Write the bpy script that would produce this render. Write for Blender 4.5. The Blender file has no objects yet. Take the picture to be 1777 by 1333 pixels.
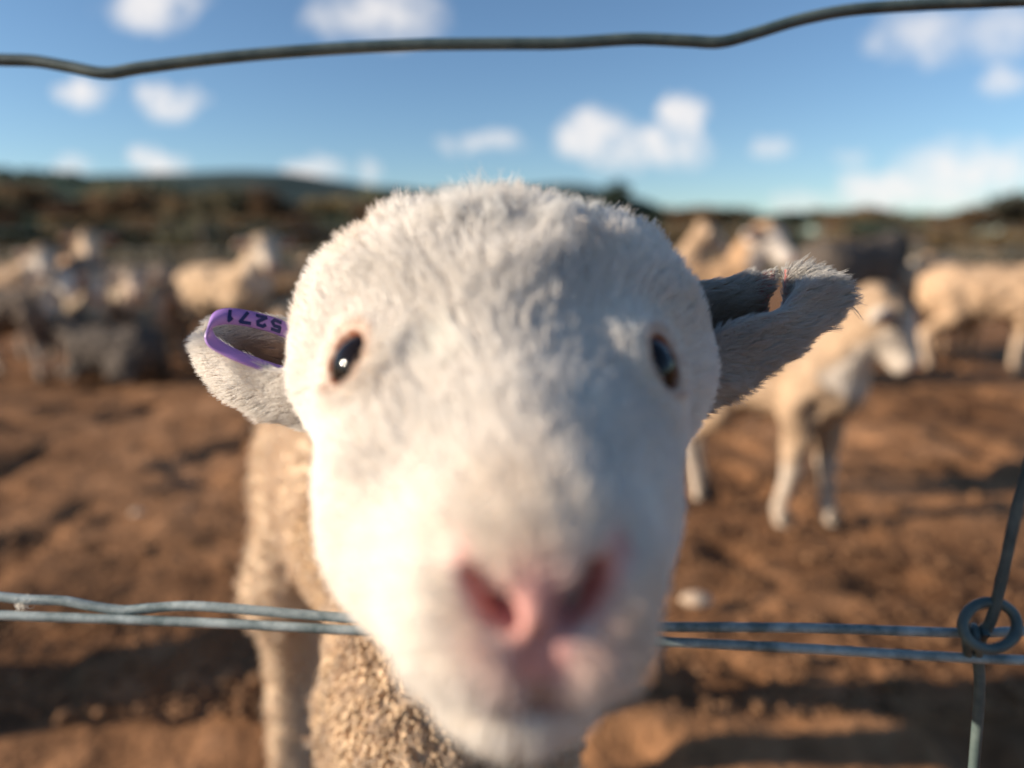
import bpy, math, random
import numpy as np
from mathutils import Vector, Matrix
from mathutils.kdtree import KDTree

R = math.radians
rng = np.random.default_rng(7)
random.seed(7)
SC = bpy.context.scene
COL = SC.collection

# ------------------------------------------------------------------ camera
CAM_H = 0.76
PITCH = R(11.3)
cam_d = bpy.data.cameras.new('camera')
cam_d.sensor_width = 36.0
cam_d.lens = 24.0
cam_d.clip_start = 0.01
cam_d.clip_end = 6000
cam_d.dof.use_dof = True
cam_d.dof.focus_distance = 0.287
cam_d.dof.aperture_fstop = 2.9
cam = bpy.data.objects.new('camera', cam_d)
COL.objects.link(cam)
cam.location = (0, 0, CAM_H)
cam.rotation_euler = (R(90) - PITCH, 0, 0)
SC.camera = cam

# ------------------------------------------------------------------ light
SUN_EL = R(17)
SUN_AZ_BACK = R(8.5)            # the light comes from the left, a little from behind the camera
sun_from = Vector((-math.cos(SUN_EL) * math.cos(SUN_AZ_BACK), -math.cos(SUN_EL) * math.sin(SUN_AZ_BACK), math.sin(SUN_EL)))
sun_d = bpy.data.lights.new('sun', 'SUN')
sun_d.energy = 5.0
sun_d.angle = R(0.5)
sun_d.color = (1.0, 0.87, 0.71)
sun = bpy.data.objects.new('sun', sun_d)
COL.objects.link(sun)
sun.rotation_euler = (-sun_from).to_track_quat('-Z', 'Y').to_euler()

world = bpy.data.worlds.new('World')
SC.world = world
world.use_nodes = True
wn = world.node_tree
wn.nodes.clear()
SKY_STRENGTH = 0.06


def N(nt, t, **kw):
    n = nt.nodes.new(t)
    for k, v in kw.items():
        setattr(n, k, v)
    return n


def setin(nt, node, idx, v):
    if isinstance(v, bpy.types.NodeSocket):
        nt.links.new(v, node.inputs[idx])
    elif v is not None:
        node.inputs[idx].default_value = v


def MATH(nt, op, a, b=None, c=None, clamp=False):
    n = N(nt, 'ShaderNodeMath', operation=op)
    n.use_clamp = clamp
    setin(nt, n, 0, a)
    setin(nt, n, 1, b)
    setin(nt, n, 2, c)
    return n.outputs[0]


def VMATH(nt, op, a, b=None, c=None, out=0):
    n = N(nt, 'ShaderNodeVectorMath', operation=op)
    setin(nt, n, 0, a)
    setin(nt, n, 1, b)
    setin(nt, n, 2, c)
    return n.outputs[out]


def MIX(nt, f, a, b, blend='MIX'):
    n = N(nt, 'ShaderNodeMix', data_type='RGBA', blend_type=blend)
    setin(nt, n, 0, f)
    setin(nt, n, 6, a)
    setin(nt, n, 7, b)
    return n.outputs[2]


def build_sky():
    nt = wn
    sky = N(nt, 'ShaderNodeTexSky', sky_type='NISHITA')
    sky.sun_disc = False
    sky.sun_elevation = SUN_EL
    sky.sun_rotation = math.atan2(sun_from.x, sun_from.y)
    sky.altitude = 300
    sky.air_density = 1.0
    sky.dust_density = 0.12
    sky.ozone_density = 2.0
    tc = N(nt, 'ShaderNodeTexCoord')
    d = tc.outputs['Generated']
    sep = N(nt, 'ShaderNodeSeparateXYZ')
    nt.links.new(d, sep.inputs[0])
    x, y, z = sep.outputs
    ys = MATH(nt, 'MAXIMUM', y, 0.08)
    u = MATH(nt, 'DIVIDE', x, ys)
    v = MATH(nt, 'DIVIDE', z, ys)
    uv = N(nt, 'ShaderNodeCombineXYZ')
    nt.links.new(u, uv.inputs[0])
    nt.links.new(v, uv.inputs[1])
    # ragged edges
    nz = N(nt, 'ShaderNodeTexNoise')
    nz.inputs['Scale'].default_value = 17
    nz.inputs['Detail'].default_value = 5
    nz.inputs['Roughness'].default_value = 0.6
    nt.links.new(uv.outputs[0], nz.inputs['Vector'])
    warp = VMATH(nt, 'MULTIPLY_ADD', nz.outputs['Color'], (0.10, 0.06, 0), (-0.05, -0.03, 0))
    p = VMATH(nt, 'ADD', uv.outputs[0], warp)
    # small cumulus: (px, py, half width, half height, strength)
    clouds = [(262, 8, 95, 40, .8), (650, 22, 130, 55, .75), (700, 52, 60, 30, .5), (150, 160, 40, 28, .75), (293, 175, 68, 33, .9),
              (270, 287, 62, 30, .7), (125, 292, 42, 22, .5), (548, 290, 55, 30, .75), (636, 293, 30, 26, .6), (858, 245, 52, 24, .7),
              (775, 250, 30, 16, .4), (1030, 232, 72, 46, 1.0), (1190, 208, 46, 42, 1.15), (1150, 250, 92, 44, .85), (1090, 272, 66, 32, .7),
              (1350, 250, 42, 19, .45), (1596, 62, 100, 50, .6), (1735, 52, 90, 52, .55), (1745, 140, 50, 30, .55), (1540, 332, 120, 42, .75),
              (1690, 285, 150, 55, .75), (1480, 275, 40, 16, .35), (1650, 330, 130, 40, .6), (1400, 345, 70, 20, .45)]
    mask = None
    sp, cp = math.sin(PITCH), math.cos(PITCH)
    for (px, py, w, h, s) in clouds:
        X, Y = (px - 888.5) / 1185, (666.5 - py) / 1185
        wy, wz = cp + Y * sp, -sp + Y * cp
        cu, cv = X / wy, wz / wy
        iw, ih = 1185 / w, 1185 / h
        q = VMATH(nt, 'MULTIPLY_ADD', p, (iw, ih, 0), (-cu * iw, -cv * ih, 0))
        r2 = VMATH(nt, 'DOT_PRODUCT', q, q, out=1)
        e = MATH(nt, 'MULTIPLY_ADD', r2, -s, s)
        mask = e if mask is None else MATH(nt, 'MAXIMUM', mask, e)
    n3 = N(nt, 'ShaderNodeTexNoise')
    n3.inputs['Scale'].default_value = 4.2
    n3.inputs['Detail'].default_value = 6
    nt.links.new(d, n3.inputs['Vector'])
    everywhere = MATH(nt, 'MULTIPLY_ADD', n3.outputs[0], 3.2, -2.2)
    mask = MATH(nt, 'MAXIMUM', mask, everywhere)
    nf = N(nt, 'ShaderNodeTexNoise')
    nf.inputs['Scale'].default_value = 48
    nf.inputs['Detail'].default_value = 4
    nt.links.new(uv.outputs[0], nf.inputs['Vector'])
    body = MATH(nt, 'MULTIPLY_ADD', MATH(nt, 'ADD', nz.outputs[0], MATH(nt, 'MULTIPLY', nf.outputs[0], .5)), 2.2, -1.35)
    dens = MATH(nt, 'MULTIPLY', MATH(nt, 'MULTIPLY', mask, 1.7), MATH(nt, 'ADD', body, 0.35), clamp=True)
    cloudcol = (9.6, 9.2, 9.0, 1)
    bright = MIX(nt, 1.0, sky.outputs[0], (1.08, 1.24, 1.40, 1), 'MULTIPLY')
    mixed = MIX(nt, MATH(nt, 'MULTIPLY', dens, 0.85), bright, cloudcol)
    bg = N(nt, 'ShaderNodeBackground')
    bg.inputs[1].default_value = SKY_STRENGTH
    nt.links.new(mixed, bg.inputs[0])
    out = N(nt, 'ShaderNodeOutputWorld')
    nt.links.new(bg.outputs[0], out.inputs[0])


build_sky()

SC.view_settings.view_transform = 'Standard'
SC.view_settings.look = 'None'
SC.view_settings.exposure = 0.78
SC.view_settings.gamma = 1.0
SC.view_settings.use_curve_mapping = False
SC.render.engine = 'CYCLES'
SC.cycles.use_denoising = True
SC.cycles.max_bounces = 8
SC.cycles.diffuse_bounces = 4
SC.cycles.glossy_bounces = 3
SC.cycles.transmission_bounces = 4
SC.cycles.transparent_max_bounces = 6
SC.cycles.caustics_reflective = False
SC.cycles.caustics_refractive = False
SC.cycles_curves.shape = 'RIBBONS'

# ------------------------------------------------------------------ helpers
CP, SP = math.cos(PITCH), math.sin(PITCH)
AX = np.array([[1, 0, 0], [0, SP, CP], [0, CP, -SP]])      # rows: right, up, forward of the camera in the world
ORG = np.array([0, 0, CAM_H])
F_PX = 1185.0


def c2w(p):
    """camera space (right, up, depth) in metres -> world"""
    return ORG + np.asarray(p, float) @ AX


def w2c(p):
    return (np.asarray(p, float) - ORG) @ AX.T


def pix(px, py, depth):
    """point seen at a pixel of the photograph, at a given depth in metres"""
    return c2w(((px - 888.5) / F_PX * depth, (666.5 - py) / F_PX * depth, depth))


def cm(x, y, z):
    return c2w((x * .01, y * .01, z * .01))


def ground_at(px, depth):
    """ground point under a pixel column at a given depth along the lens axis"""
    y = (depth - CAM_H * SP) / CP
    return np.array([(px - 888.5) / F_PX * depth, y, 0.0])


def hash3(i, j, k, seed):
    n = (i.astype(np.int64) * 374761393 + j.astype(np.int64) * 668265263 + k.astype(np.int64) * 2147483647 + seed * 1274126177) & 0xFFFFFFFF
    n = ((n ^ (n >> 13)) * 1274126177) & 0xFFFFFFFF
    n = n ^ (n >> 16)
    return (n & 0xFFFFFF) / float(0xFFFFFF)


def vnoise(p, scale=1.0, seed=0):
    p = np.asarray(p, float) * scale
    i = np.floor(p).astype(np.int64)
    f = p - i
    f = f * f * (3 - 2 * f)
    r = 0
    for dx in (0, 1):
        for dy in (0, 1):
            for dz in (0, 1):
                w = (f[..., 0] if dx else 1 - f[..., 0]) * (f[..., 1] if dy else 1 - f[..., 1]) * (f[..., 2] if dz else 1 - f[..., 2])
                r = r + w * hash3(i[..., 0] + dx, i[..., 1] + dy, i[..., 2] + dz, seed)
    return r


def fbm(p, scale, octv=4, seed=0):
    s, a, t = 0, 1.0, 0
    for o in range(octv):
        s = s + a * vnoise(p, scale * 2 ** o, seed + o * 17)
        t += a
        a *= .5
    return s / t


def smooth(a, b, x):
    t = np.clip((x - a) / (b - a), 0, 1)
    return t * t * (3 - 2 * t)


def norm(v):
    return v / np.maximum(np.linalg.norm(v, axis=-1, keepdims=True), 1e-9)


# ---- signed distance shapes on a rectilinear grid
class Field:
    BIG = 0.045

    def __init__(self, xs, ys, zs):
        self.ax = [np.asarray(a, np.float32) for a in (xs, ys, zs)]
        self.F = np.full([len(a) for a in self.ax], self.BIG, np.float32)

    def _box(self, lo, hi):
        sl, co = [], []
        for a, l, h in zip(self.ax, lo, hi):
            i, j = np.searchsorted(a, l), np.searchsorted(a, h)
            sl.append(slice(i, max(j, i)))
        if any(s.stop <= s.start for s in sl):
            return None, None
        g = np.meshgrid(*[a[s] for a, s in zip(self.ax, sl)], indexing='ij')
        return tuple(sl), np.stack(g, -1)

    def _put(self, sl, d, k, sub):
        a = self.F[sl]
        d = d.astype(np.float32)
        if sub:
            d = -d
            h = np.maximum(k - np.abs(a - d), 0) / k
            self.F[sl] = np.maximum(a, d) + h * h * k * .25
        else:
            d = np.minimum(d, self.BIG)
            h = np.maximum(k - np.abs(a - d), 0) / k
            self.F[sl] = np.where(d >= self.BIG, a, np.minimum(a, d) - h * h * k * .25)

    def ell(self, c, r, rot=None, k=.01, sub=False):
        c = np.asarray(c, float)
        r = np.asarray(r, float)
        rot = np.eye(3) if rot is None else np.asarray(rot, float)
        m = float(r.max()) + self.BIG
        sl, P = self._box(c - m, c + m)
        if sl is None:
            return
        q = (P - c) @ rot.T
        k0 = np.linalg.norm(q / r, axis=-1)
        k1 = np.linalg.norm(q / (r * r), axis=-1)
        d = k0 * (k0 - 1) / np.maximum(k1, 1e-6)
        self._put(sl, d, k, sub)

    def cone(self, a, b, r1, r2, k=.01, sub=False):
        a = np.asarray(a, float)
        b = np.asarray(b, float)
        m = max(r1, r2) + self.BIG
        sl, P = self._box(np.minimum(a, b) - m, np.maximum(a, b) + m)
        if sl is None:
            return
        ba = b - a
        t = np.clip(((P - a) @ ba) / (ba @ ba), 0, 1)
        d = np.linalg.norm(P - a - t[..., None] * ba, axis=-1) - (r1 + (r2 - r1) * t)
        self._put(sl, d, k, sub)

    def mesh(self):
        F = self.F
        xs, ys, zs = self.ax
        ins = F < 0
        nx, ny, nz = F.shape
        cnt = np.zeros((nx - 1, ny - 1, nz - 1), np.int16)
        for dx in (0, 1):
            for dy in (0, 1):
                for dz in (0, 1):
                    cnt += ins[dx:nx - 1 + dx, dy:ny - 1 + dy, dz:nz - 1 + dz]
        act = np.argwhere((cnt > 0) & (cnt < 8))
        I, J, K = act.T
        idx = -np.ones(cnt.shape, np.int64)
        idx[I, J, K] = np.arange(len(act))
        pos = np.zeros((len(act), 3))
        num = np.zeros(len(act))
        corners = [(a, b, c) for a in (0, 1) for b in (0, 1) for c in (0, 1)]
        for ca in corners:
            for d in range(3):
                if ca[d]:
                    continue
                cb = list(ca)
                cb[d] = 1
                A = F[I + ca[0], J + ca[1], K + ca[2]]
                B = F[I + cb[0], J + cb[1], K + cb[2]]
                m = (A < 0) != (B < 0)
                t = np.where(m, A / np.where(m, A - B, 1), 0)
                pa = np.stack([xs[I + ca[0]], ys[J + ca[1]], zs[K + ca[2]]], -1)
                pb = np.stack([xs[I + cb[0]], ys[J + cb[1]], zs[K + cb[2]]], -1)
                pos += np.where(m[:, None], pa + t[:, None] * (pb - pa), 0)
                num += m
        pos /= num[:, None]
        quads = []
        for d in range(3):
            e = [slice(None)] * 3
            f = [slice(None)] * 3
            e[d] = slice(0, -1)
            f[d] = slice(1, None)
            a, b = ins[tuple(e)], ins[tuple(f)]
            o1, o2 = (d + 1) % 3, (d + 2) % 3
            ed = np.argwhere(a != b)
            ed = ed[(ed[:, o1] > 0) & (ed[:, o2] > 0) & (ed[:, o1] < F.shape[o1] - 1) & (ed[:, o2] < F.shape[o2] - 1)]
            if not len(ed):
                continue
            s = a[tuple(ed.T)]
            q = []
            for (p1, p2) in ((-1, -1), (0, -1), (0, 0), (-1, 0)):
                c = ed.copy()
                c[:, o1] += p1
                c[:, o2] += p2
                q.append(idx[tuple(c.T)])
            q = np.stack(q, -1)
            q = np.where(s[:, None], q, q[:, ::-1])
            quads.append(q)
        return pos, np.concatenate(quads)


def relax(v, q, it=1, lam=.5):
    e = np.concatenate([q[:, [0, 1]], q[:, [1, 2]], q[:, [2, 3]], q[:, [3, 0]]])
    for _ in range(it):
        s = np.zeros_like(v)
        n = np.zeros(len(v))
        np.add.at(s, e[:, 0], v[e[:, 1]])
        np.add.at(s, e[:, 1], v[e[:, 0]])
        np.add.at(n, e[:, 0], 1)
        np.add.at(n, e[:, 1], 1)
        v = v + lam * (s / np.maximum(n, 1)[:, None] - v)
    return v


def vnormals(v, q):
    fn = np.cross(v[q[:, 2]] - v[q[:, 0]], v[q[:, 3]] - v[q[:, 1]])
    n = np.zeros_like(v)
    for i in range(4):
        np.add.at(n, q[:, i], fn)
    return norm(n)


def make_mesh(name, v, f, col=None, smooth_sh=True):
    me = bpy.data.meshes.new(name)
    v = np.asarray(v, float)
    f = np.asarray(f)
    me.vertices.add(len(v))
    me.vertices.foreach_set('co', v.ravel())
    k = f.shape[1]
    me.loops.add(f.size)
    me.loops.foreach_set('vertex_index', f.ravel().astype(np.int32))
    me.polygons.add(len(f))
    me.polygons.foreach_set('loop_start', np.arange(0, f.size, k, dtype=np.int32))
    me.update(calc_edges=True)
    if smooth_sh:
        me.polygons.foreach_set('use_smooth', np.ones(len(f), bool))
    if col is not None:
        set_col(me, col)
    me.validate()
    return me


def set_col(me, col):
    at = me.color_attributes.new('col', 'FLOAT_COLOR', 'POINT')
    c = np.ones((len(me.vertices), 4), np.float32)
    c[:, :3] = col
    at.data.foreach_set('color', c.ravel())


def obj(name, data, mat=None, parent=None, loc=None):
    o = bpy.data.objects.new(name, data)
    COL.objects.link(o)
    if mat is not None and data is not None:
        data.materials.clear()
        data.materials.append(mat)
    if parent is not None:
        o.parent = parent
    if loc is not None:
        o.location = loc
    return o


def tag(o, label=None, cat=None, group=None, kind=None):
    if label:
        o['label'] = label
    if cat:
        o['category'] = cat
    if group:
        o['group'] = group
    if kind:
        o['kind'] = kind
    return o


def tube(path, r, n=8, closed=False):
    """tube along a polyline: returns v, quads"""
    P = np.asarray(path, float)
    m = len(P)
    rr = np.full(m, r) if np.isscalar(r) else np.asarray(r)
    if closed:
        T = norm(np.roll(P, -1, 0) - np.roll(P, 1, 0))
    else:
        T = norm(np.gradient(P, axis=0))
    up = np.array([0, 0, 1.0]) if abs(T[0, 2]) < .9 else np.array([1.0, 0, 0])
    V = []
    b = norm(np.cross(T[0], up))
    for i in range(m):
        b = norm(b - T[i] * (b @ T[i]))
        c = np.cross(T[i], b)
        a = np.arange(n) * 2 * math.pi / n
        V.append(P[i] + rr[i] * (np.cos(a)[:, None] * b + np.sin(a)[:, None] * c))
    V = np.concatenate(V)
    Q = []
    for i in range(m if closed else m - 1):
        j = (i + 1) % m
        for k in range(n):
            Q.append((i * n + k, i * n + (k + 1) % n, j * n + (k + 1) % n, j * n + k))
    return V, np.array(Q)


def spline(pts, n):
    """Catmull-Rom through points"""
    P = np.asarray(pts, float)
    P = np.concatenate([[2 * P[0] - P[1]], P, [2 * P[-1] - P[-2]]])
    out = []
    m = len(P) - 3
    for u in np.linspace(0, m - 1e-6, n):
        i = int(u)
        t = u - i
        p0, p1, p2, p3 = P[i:i + 4]
        out.append(.5 * (2 * p1 + (p2 - p0) * t + (2 * p0 - 5 * p1 + 4 * p2 - p3) * t * t + (3 * p1 - p0 - 3 * p2 + p3) * t ** 3))
    return np.array(out)


def merge(parts):
    V, Q, o = [], [], 0
    for v, q in parts:
        V.append(v)
        Q.append(np.asarray(q) + o)
        o += len(v)
    return np.concatenate(V), np.concatenate(Q)


def sphere(c, r, nu=16, nv=10, axis=None):
    V, Q = [], []
    for j in range(nv + 1):
        th = math.pi * j / nv
        for i in range(nu):
            ph = 2 * math.pi * i / nu
            V.append((math.sin(th) * math.cos(ph), math.sin(th) * math.sin(ph), math.cos(th)))
    V = np.array(V) * r
    if axis is not None:
        a = norm(np.asarray(axis, float))
        t = np.array([1.0, 0, 0]) if abs(a[0]) < .8 else np.array([0, 1.0, 0])
        b = norm(np.cross(a, t))
        V = V @ np.stack([b, np.cross(a, b), a])
    V = V + np.asarray(c)
    for j in range(nv):
        for i in range(nu):
            Q.append((j * nu + i, (j + 1) * nu + i, (j + 1) * nu + (i + 1) % nu, j * nu + (i + 1) % nu))
    return V, np.array(Q)


# ------------------------------------------------------------------ materials
def new_mat(name):
    m = bpy.data.materials.new(name)
    m.use_nodes = True
    nt = m.node_tree
    nt.nodes.clear()
    out = N(nt, 'ShaderNodeOutputMaterial')
    return m, nt, out


def principled(nt, out, color, rough=.8, spec=.3, **kw):
    b = N(nt, 'ShaderNodeBsdfPrincipled')
    setin(nt, b, 'Base Color', color)
    setin(nt, b, 'Roughness', rough)
    b.inputs['Specular IOR Level'].default_value = spec
    for k, v in kw.items():
        setin(nt, b, k.replace('_', ' '), v)
    nt.links.new(b.outputs[0], out.inputs[0])
    return b


def noise(nt, scale, detail=4, rough=.55, coord=None):
    n = N(nt, 'ShaderNodeTexNoise')
    n.inputs['Scale'].default_value = scale
    n.inputs['Detail'].default_value = detail
    n.inputs['Roughness'].default_value = rough
    if coord is not None:
        nt.links.new(coord, n.inputs['Vector'])
    return n


def ramp(nt, fac, stops):
    r = N(nt, 'ShaderNodeValToRGB')
    nt.links.new(fac, r.inputs[0])
    els = r.color_ramp.elements
    while len(els) > 1:
        els.remove(els[-1])
    els[0].position = stops[0][0]
    els[0].color = (*stops[0][1], 1)
    for p, c in stops[1:]:
        e = els.new(p)
        e.color = (*c, 1)
    return r.outputs[0]


def bump(nt, b, height, strength, dist):
    bp = N(nt, 'ShaderNodeBump')
    bp.inputs['Strength'].default_value = strength
    bp.inputs['Distance'].default_value = dist
    nt.links.new(height, bp.inputs['Height'])
    nt.links.new(bp.outputs[0], b.inputs['Normal'])


def mat_ground():
    m, nt, out = new_mat('dry_brown_earth')
    tc = N(nt, 'ShaderNodeTexCoord').outputs['Object']
    n1 = noise(nt, 1.1, 6, .6, tc)
    n2 = noise(nt, 9, 6, .65, tc)
    n3 = noise(nt, 60, 4, .6, tc)
    f = MATH(nt, 'ADD', MATH(nt, 'MULTIPLY', n1.outputs[0], .62), MATH(nt, 'MULTIPLY', n2.outputs[0], .38))
    c = ramp(nt, f, [(.36, (.065, .032, .017)), (.45, (.20, .098, .046)), (.54, (.34, .172, .082)), (.66, (.48, .262, .14))])
    c2 = ramp(nt, n3.outputs[0], [(.3, (.72, .72, .72)), (.7, (1.15, 1.12, 1.1))])
    col = MIX(nt, 1.0, c, c2, 'MULTIPLY')
    b = principled(nt, out, col, .95, .1)
    h = MATH(nt, 'ADD', n2.outputs[0], MATH(nt, 'MULTIPLY', n3.outputs[0], .35))
    bump(nt, b, h, .8, .03)
    return m


def mat_noise(name, c1, c2, scale, rough=.85, spec=.2, bump_d=0, detail=4):
    m, nt, out = new_mat(name)
    tc = N(nt, 'ShaderNodeTexCoord').outputs['Object']
    n = noise(nt, scale, detail, .6, tc)
    c = ramp(nt, n.outputs[0], [(.35, c1), (.65, c2)])
    b = principled(nt, out, c, rough, spec)
    if bump_d:
        bump(nt, b, n.outputs[0], .7, bump_d)
    return m


def mat_leaf(name, c1, c2):
    m, nt, out = new_mat(name)
    oi = N(nt, 'ShaderNodeObjectInfo')
    gm = N(nt, 'ShaderNodeTexCoord').outputs['Object']
    n = noise(nt, .9, 3, .6, gm)
    c = ramp(nt, n.outputs[0], [(.35, c1), (.65, c2)])
    hs = N(nt, 'ShaderNodeHueSaturation')
    nt.links.new(c, hs.inputs['Color'])
    nt.links.new(MATH(nt, 'MULTIPLY_ADD', oi.outputs['Random'], .8, .6), hs.inputs['Value'])
    nt.links.new(MATH(nt, 'MULTIPLY_ADD', oi.outputs['Random'], .05, .475), hs.inputs['Hue'])
    d = N(nt, 'ShaderNodeBsdfDiffuse')
    t = N(nt, 'ShaderNodeBsdfTranslucent')
    nt.links.new(hs.outputs[0], d.inputs[0])
    nt.links.new(hs.outputs[0], t.inputs[0])
    mx = N(nt, 'ShaderNodeMixShader')
    mx.inputs[0].default_value = .35
    nt.links.new(d.outputs[0], mx.inputs[1])
    nt.links.new(t.outputs[0], mx.inputs[2])
    nt.links.new(mx.outputs[0], out.inputs[0])
    return m


def mat_hide(name, scale=40, bump_d=.006, rough=.9, sub=0.0, spec=.15, strength=.6):
    """colour from the mesh's own pigment layer, with fleece grain"""
    m, nt, out = new_mat(name)
    at = N(nt, 'ShaderNodeAttribute', attribute_name='col')
    tc = N(nt, 'ShaderNodeTexCoord').outputs['Object']
    n = noise(nt, scale, 5, .6, tc)
    k = ramp(nt, n.outputs[0], [(.3, (.75, .72, .68)), (.7, (1.1, 1.1, 1.1))])
    c = MIX(nt, 1.0, at.outputs['Color'], k, 'MULTIPLY')
    b = principled(nt, out, c, rough, spec)
    if sub:
        b.inputs['Subsurface Weight'].default_value = sub
        b.inputs['Subsurface Radius'].default_value = (1, .4, .25)
        b.inputs['Subsurface Scale'].default_value = .003
    bump(nt, b, n.outputs[0], strength, bump_d)
    return m


def mat_hair(name, trans=.3):
    m, nt, out = new_mat(name)
    at = N(nt, 'ShaderNodeAttribute', attribute_name='tint')
    d = N(nt, 'ShaderNodeBsdfDiffuse')
    t = N(nt, 'ShaderNodeBsdfTranslucent')
    nt.links.new(at.outputs['Color'], d.inputs[0])
    nt.links.new(at.outputs['Color'], t.inputs[0])
    mx = N(nt, 'ShaderNodeMixShader')
    mx.inputs[0].default_value = trans
    nt.links.new(d.outputs[0], mx.inputs[1])
    nt.links.new(t.outputs[0], mx.inputs[2])
    g = N(nt, 'ShaderNodeBsdfGlossy')
    g.inputs['Roughness'].default_value = .45
    g.inputs['Color'].default_value = (.9, .9, .9, 1)
    mx2 = N(nt, 'ShaderNodeMixShader')
    mx2.inputs[0].default_value = .04
    nt.links.new(mx.outputs[0], mx2.inputs[1])
    nt.links.new(g.outputs[0], mx2.inputs[2])
    nt.links.new(mx2.outputs[0], out.inputs[0])
    return m


M_GROUND = mat_ground()
M_CLOD = mat_noise('earth_clod', (.08, .042, .022), (.29, .155, .08), 30, .95, .1, .004)
M_STONE = mat_noise('pale_stone', (.42, .31, .22), (.62, .48, .36), 40, .85, .2, .003)
M_HILL = mat_noise('forested_hillside', (.045, .078, .062), (.11, .125, .085), .02, .95, .05, 0, 6)
M_HILLFAR = mat_noise('far_forested_ridge', (.035, .055, .055), (.06, .08, .075), .01, .95, .05, 0, 6)
M_GRASS = mat_noise('dry_grass_paddock', (.13, .10, .055), (.24, .19, .11), .4, .95, .05, 0, 6)
M_BARK = mat_noise('eucalypt_bark', (.10, .075, .05), (.28, .22, .16), 6, .9, .1, .02)
M_LEAF = [mat_leaf('olive_foliage', (.09, .10, .07), (.25, .215, .135)),
          mat_leaf('brown_scrub_foliage', (.12, .088, .055), (.34, .23, .13)),
          mat_leaf('dark_foliage', (.04, .06, .048), (.10, .125, .085))]
M_SHEEP = mat_hide('dirty_fleece', 22, .02)
M_LAMBSKIN = mat_hide('lamb_hide', 120, .0012, .75, .15, .25, .3)
M_FUR = mat_hair('lamb_fur', .25)
M_WOOL = mat_hide('crimped_wool', 260, .001, .9, 0, .1, .5)
M_WIRE = mat_noise('galvanised_wire', (.11, .15, .15), (.40, .45, .44), 90, .5, .5, .0003)
M_WIREG = mat_noise('weathered_green_wire', (.035, .06, .06), (.10, .13, .12), 80, .5, .5, .0003)
M_POST = mat_noise('weathered_post_timber', (.09, .07, .05), (.26, .21, .16), 18, .9, .1, .006)


def simple(name, c, rough=.5, spec=.5, **kw):
    m, nt, out = new_mat(name)
    principled(nt, out, (*c, 1), rough, spec, **kw)
    return m


M_EYE = simple('wet_dark_eye', (.010, .007, .006), .07, .16, Coat_Weight=.08, Coat_Roughness=.03)
M_TAG = simple('purple_plastic', (.34, .19, .52), .42, .5)
M_PRINT = simple('navy_print', (.012, .018, .10), .5, .4)
M_HOOF = simple('dark_hoof', (.05, .04, .032), .6, .3)

# ------------------------------------------------------------------ ground and distance
def graded(lo, hi, fine_lo, fine_hi, step, grow=1.18):
    a = list(np.arange(fine_lo, fine_hi + step, step))
    s = step
    while a[-1] < hi:
        s *= grow
        a.append(a[-1] + s)
    s = step
    while a[0] > lo:
        s *= grow
        a.insert(0, a[0] - s)
    return np.array(a)


gx = graded(-1500, 1500, -3.2, 3.2, .022)
gy = graded(-400, 2500, .7, 4.2, .022)
GX, GY = np.meshgrid(gx, gy, indexing='ij')
gp = np.stack([GX, GY, np.zeros_like(GX)], -1)
near = np.exp(-((np.maximum(np.abs(GX) - 3.2, 0)) ** 2 + np.maximum(GY - 4.5, 0) ** 2) / 4)
gz = near * ((fbm(gp, 2.2, 3, 3) - .5) * .05 + (fbm(gp, 14, 3, 5) - .5) * .024)
pits = smooth(.62, .78, vnoise(gp, 5.5, 9)) * near
gz -= pits * .03
gz -= .012
gp[..., 2] = gz
ni, nj = GX.shape
ii, jj = np.meshgrid(np.arange(ni - 1), np.arange(nj - 1), indexing='ij')
gq = np.stack([ii * nj + jj, (ii + 1) * nj + jj, (ii + 1) * nj + jj + 1, ii * nj + jj + 1], -1).reshape(-1, 4)
ground = obj('ground', make_mesh('ground', gp.reshape(-1, 3), gq), M_GROUND)
tag(ground, kind='structure')


def ico():
    t = (1 + 5 ** .5) / 2
    v = norm(np.array([(-1, t, 0), (1, t, 0), (-1, -t, 0), (1, -t, 0), (0, -1, t), (0, 1, t), (0, -1, -t), (0, 1, -t), (t, 0, -1), (t, 0, 1), (-t, 0, -1), (-t, 0, 1)], float))
    f = np.array([(0, 11, 5), (0, 5, 1), (0, 1, 7), (0, 7, 10), (0, 10, 11), (1, 5, 9), (5, 11, 4), (11, 10, 2), (10, 7, 6), (7, 1, 8), (3, 9, 4), (3, 4, 2), (3, 2, 6), (3, 6, 8), (3, 8, 9), (4, 9, 5), (2, 4, 11), (6, 2, 10), (8, 6, 7), (9, 8, 1)])
    return v, f


IV, IF_ = ico()


def ico2():
    v = list(map(tuple, IV))
    cache = {}
    f = []

    def mid(a, b):
        k = (min(a, b), max(a, b))
        if k not in cache:
            cache[k] = len(v)
            v.append(tuple(norm(np.array(v[a]) + np.array(v[b]))))
        return cache[k]
    for a, b, c in IF_:
        ab, bc, ca = mid(a, b), mid(b, c), mid(c, a)
        f += [(a, ab, ca), (b, bc, ab), (c, ca, bc), (ab, bc, ca)]
    return np.array(v), np.array(f)


IV2, IF2 = ico2()

# loose clods of earth and dung, past counting
parts = []
for k in range(4500):
    d = 1.0 + 4.5 * rng.random() ** 1.6
    x = rng.uniform(-.85, .85) * d
    r = rng.uniform(.003, .009) * (1 + (rng.random() < .05) * 1.0)
    v = IV * (r * rng.uniform(.7, 1.3, (12, 1))) * np.array([rng.uniform(.8, 1.5), rng.uniform(.8, 1.5), .7])
    parts.append((v + np.array([x, d, r * .1]), IF_))
cv, cf = merge(parts)
clods = obj('earth_clods', make_mesh('earth_clods', cv, cf, smooth_sh=False), M_CLOD)
tag(clods, 'loose brown earth crumbs strewn over the yard', 'earth', kind='stuff')


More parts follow.
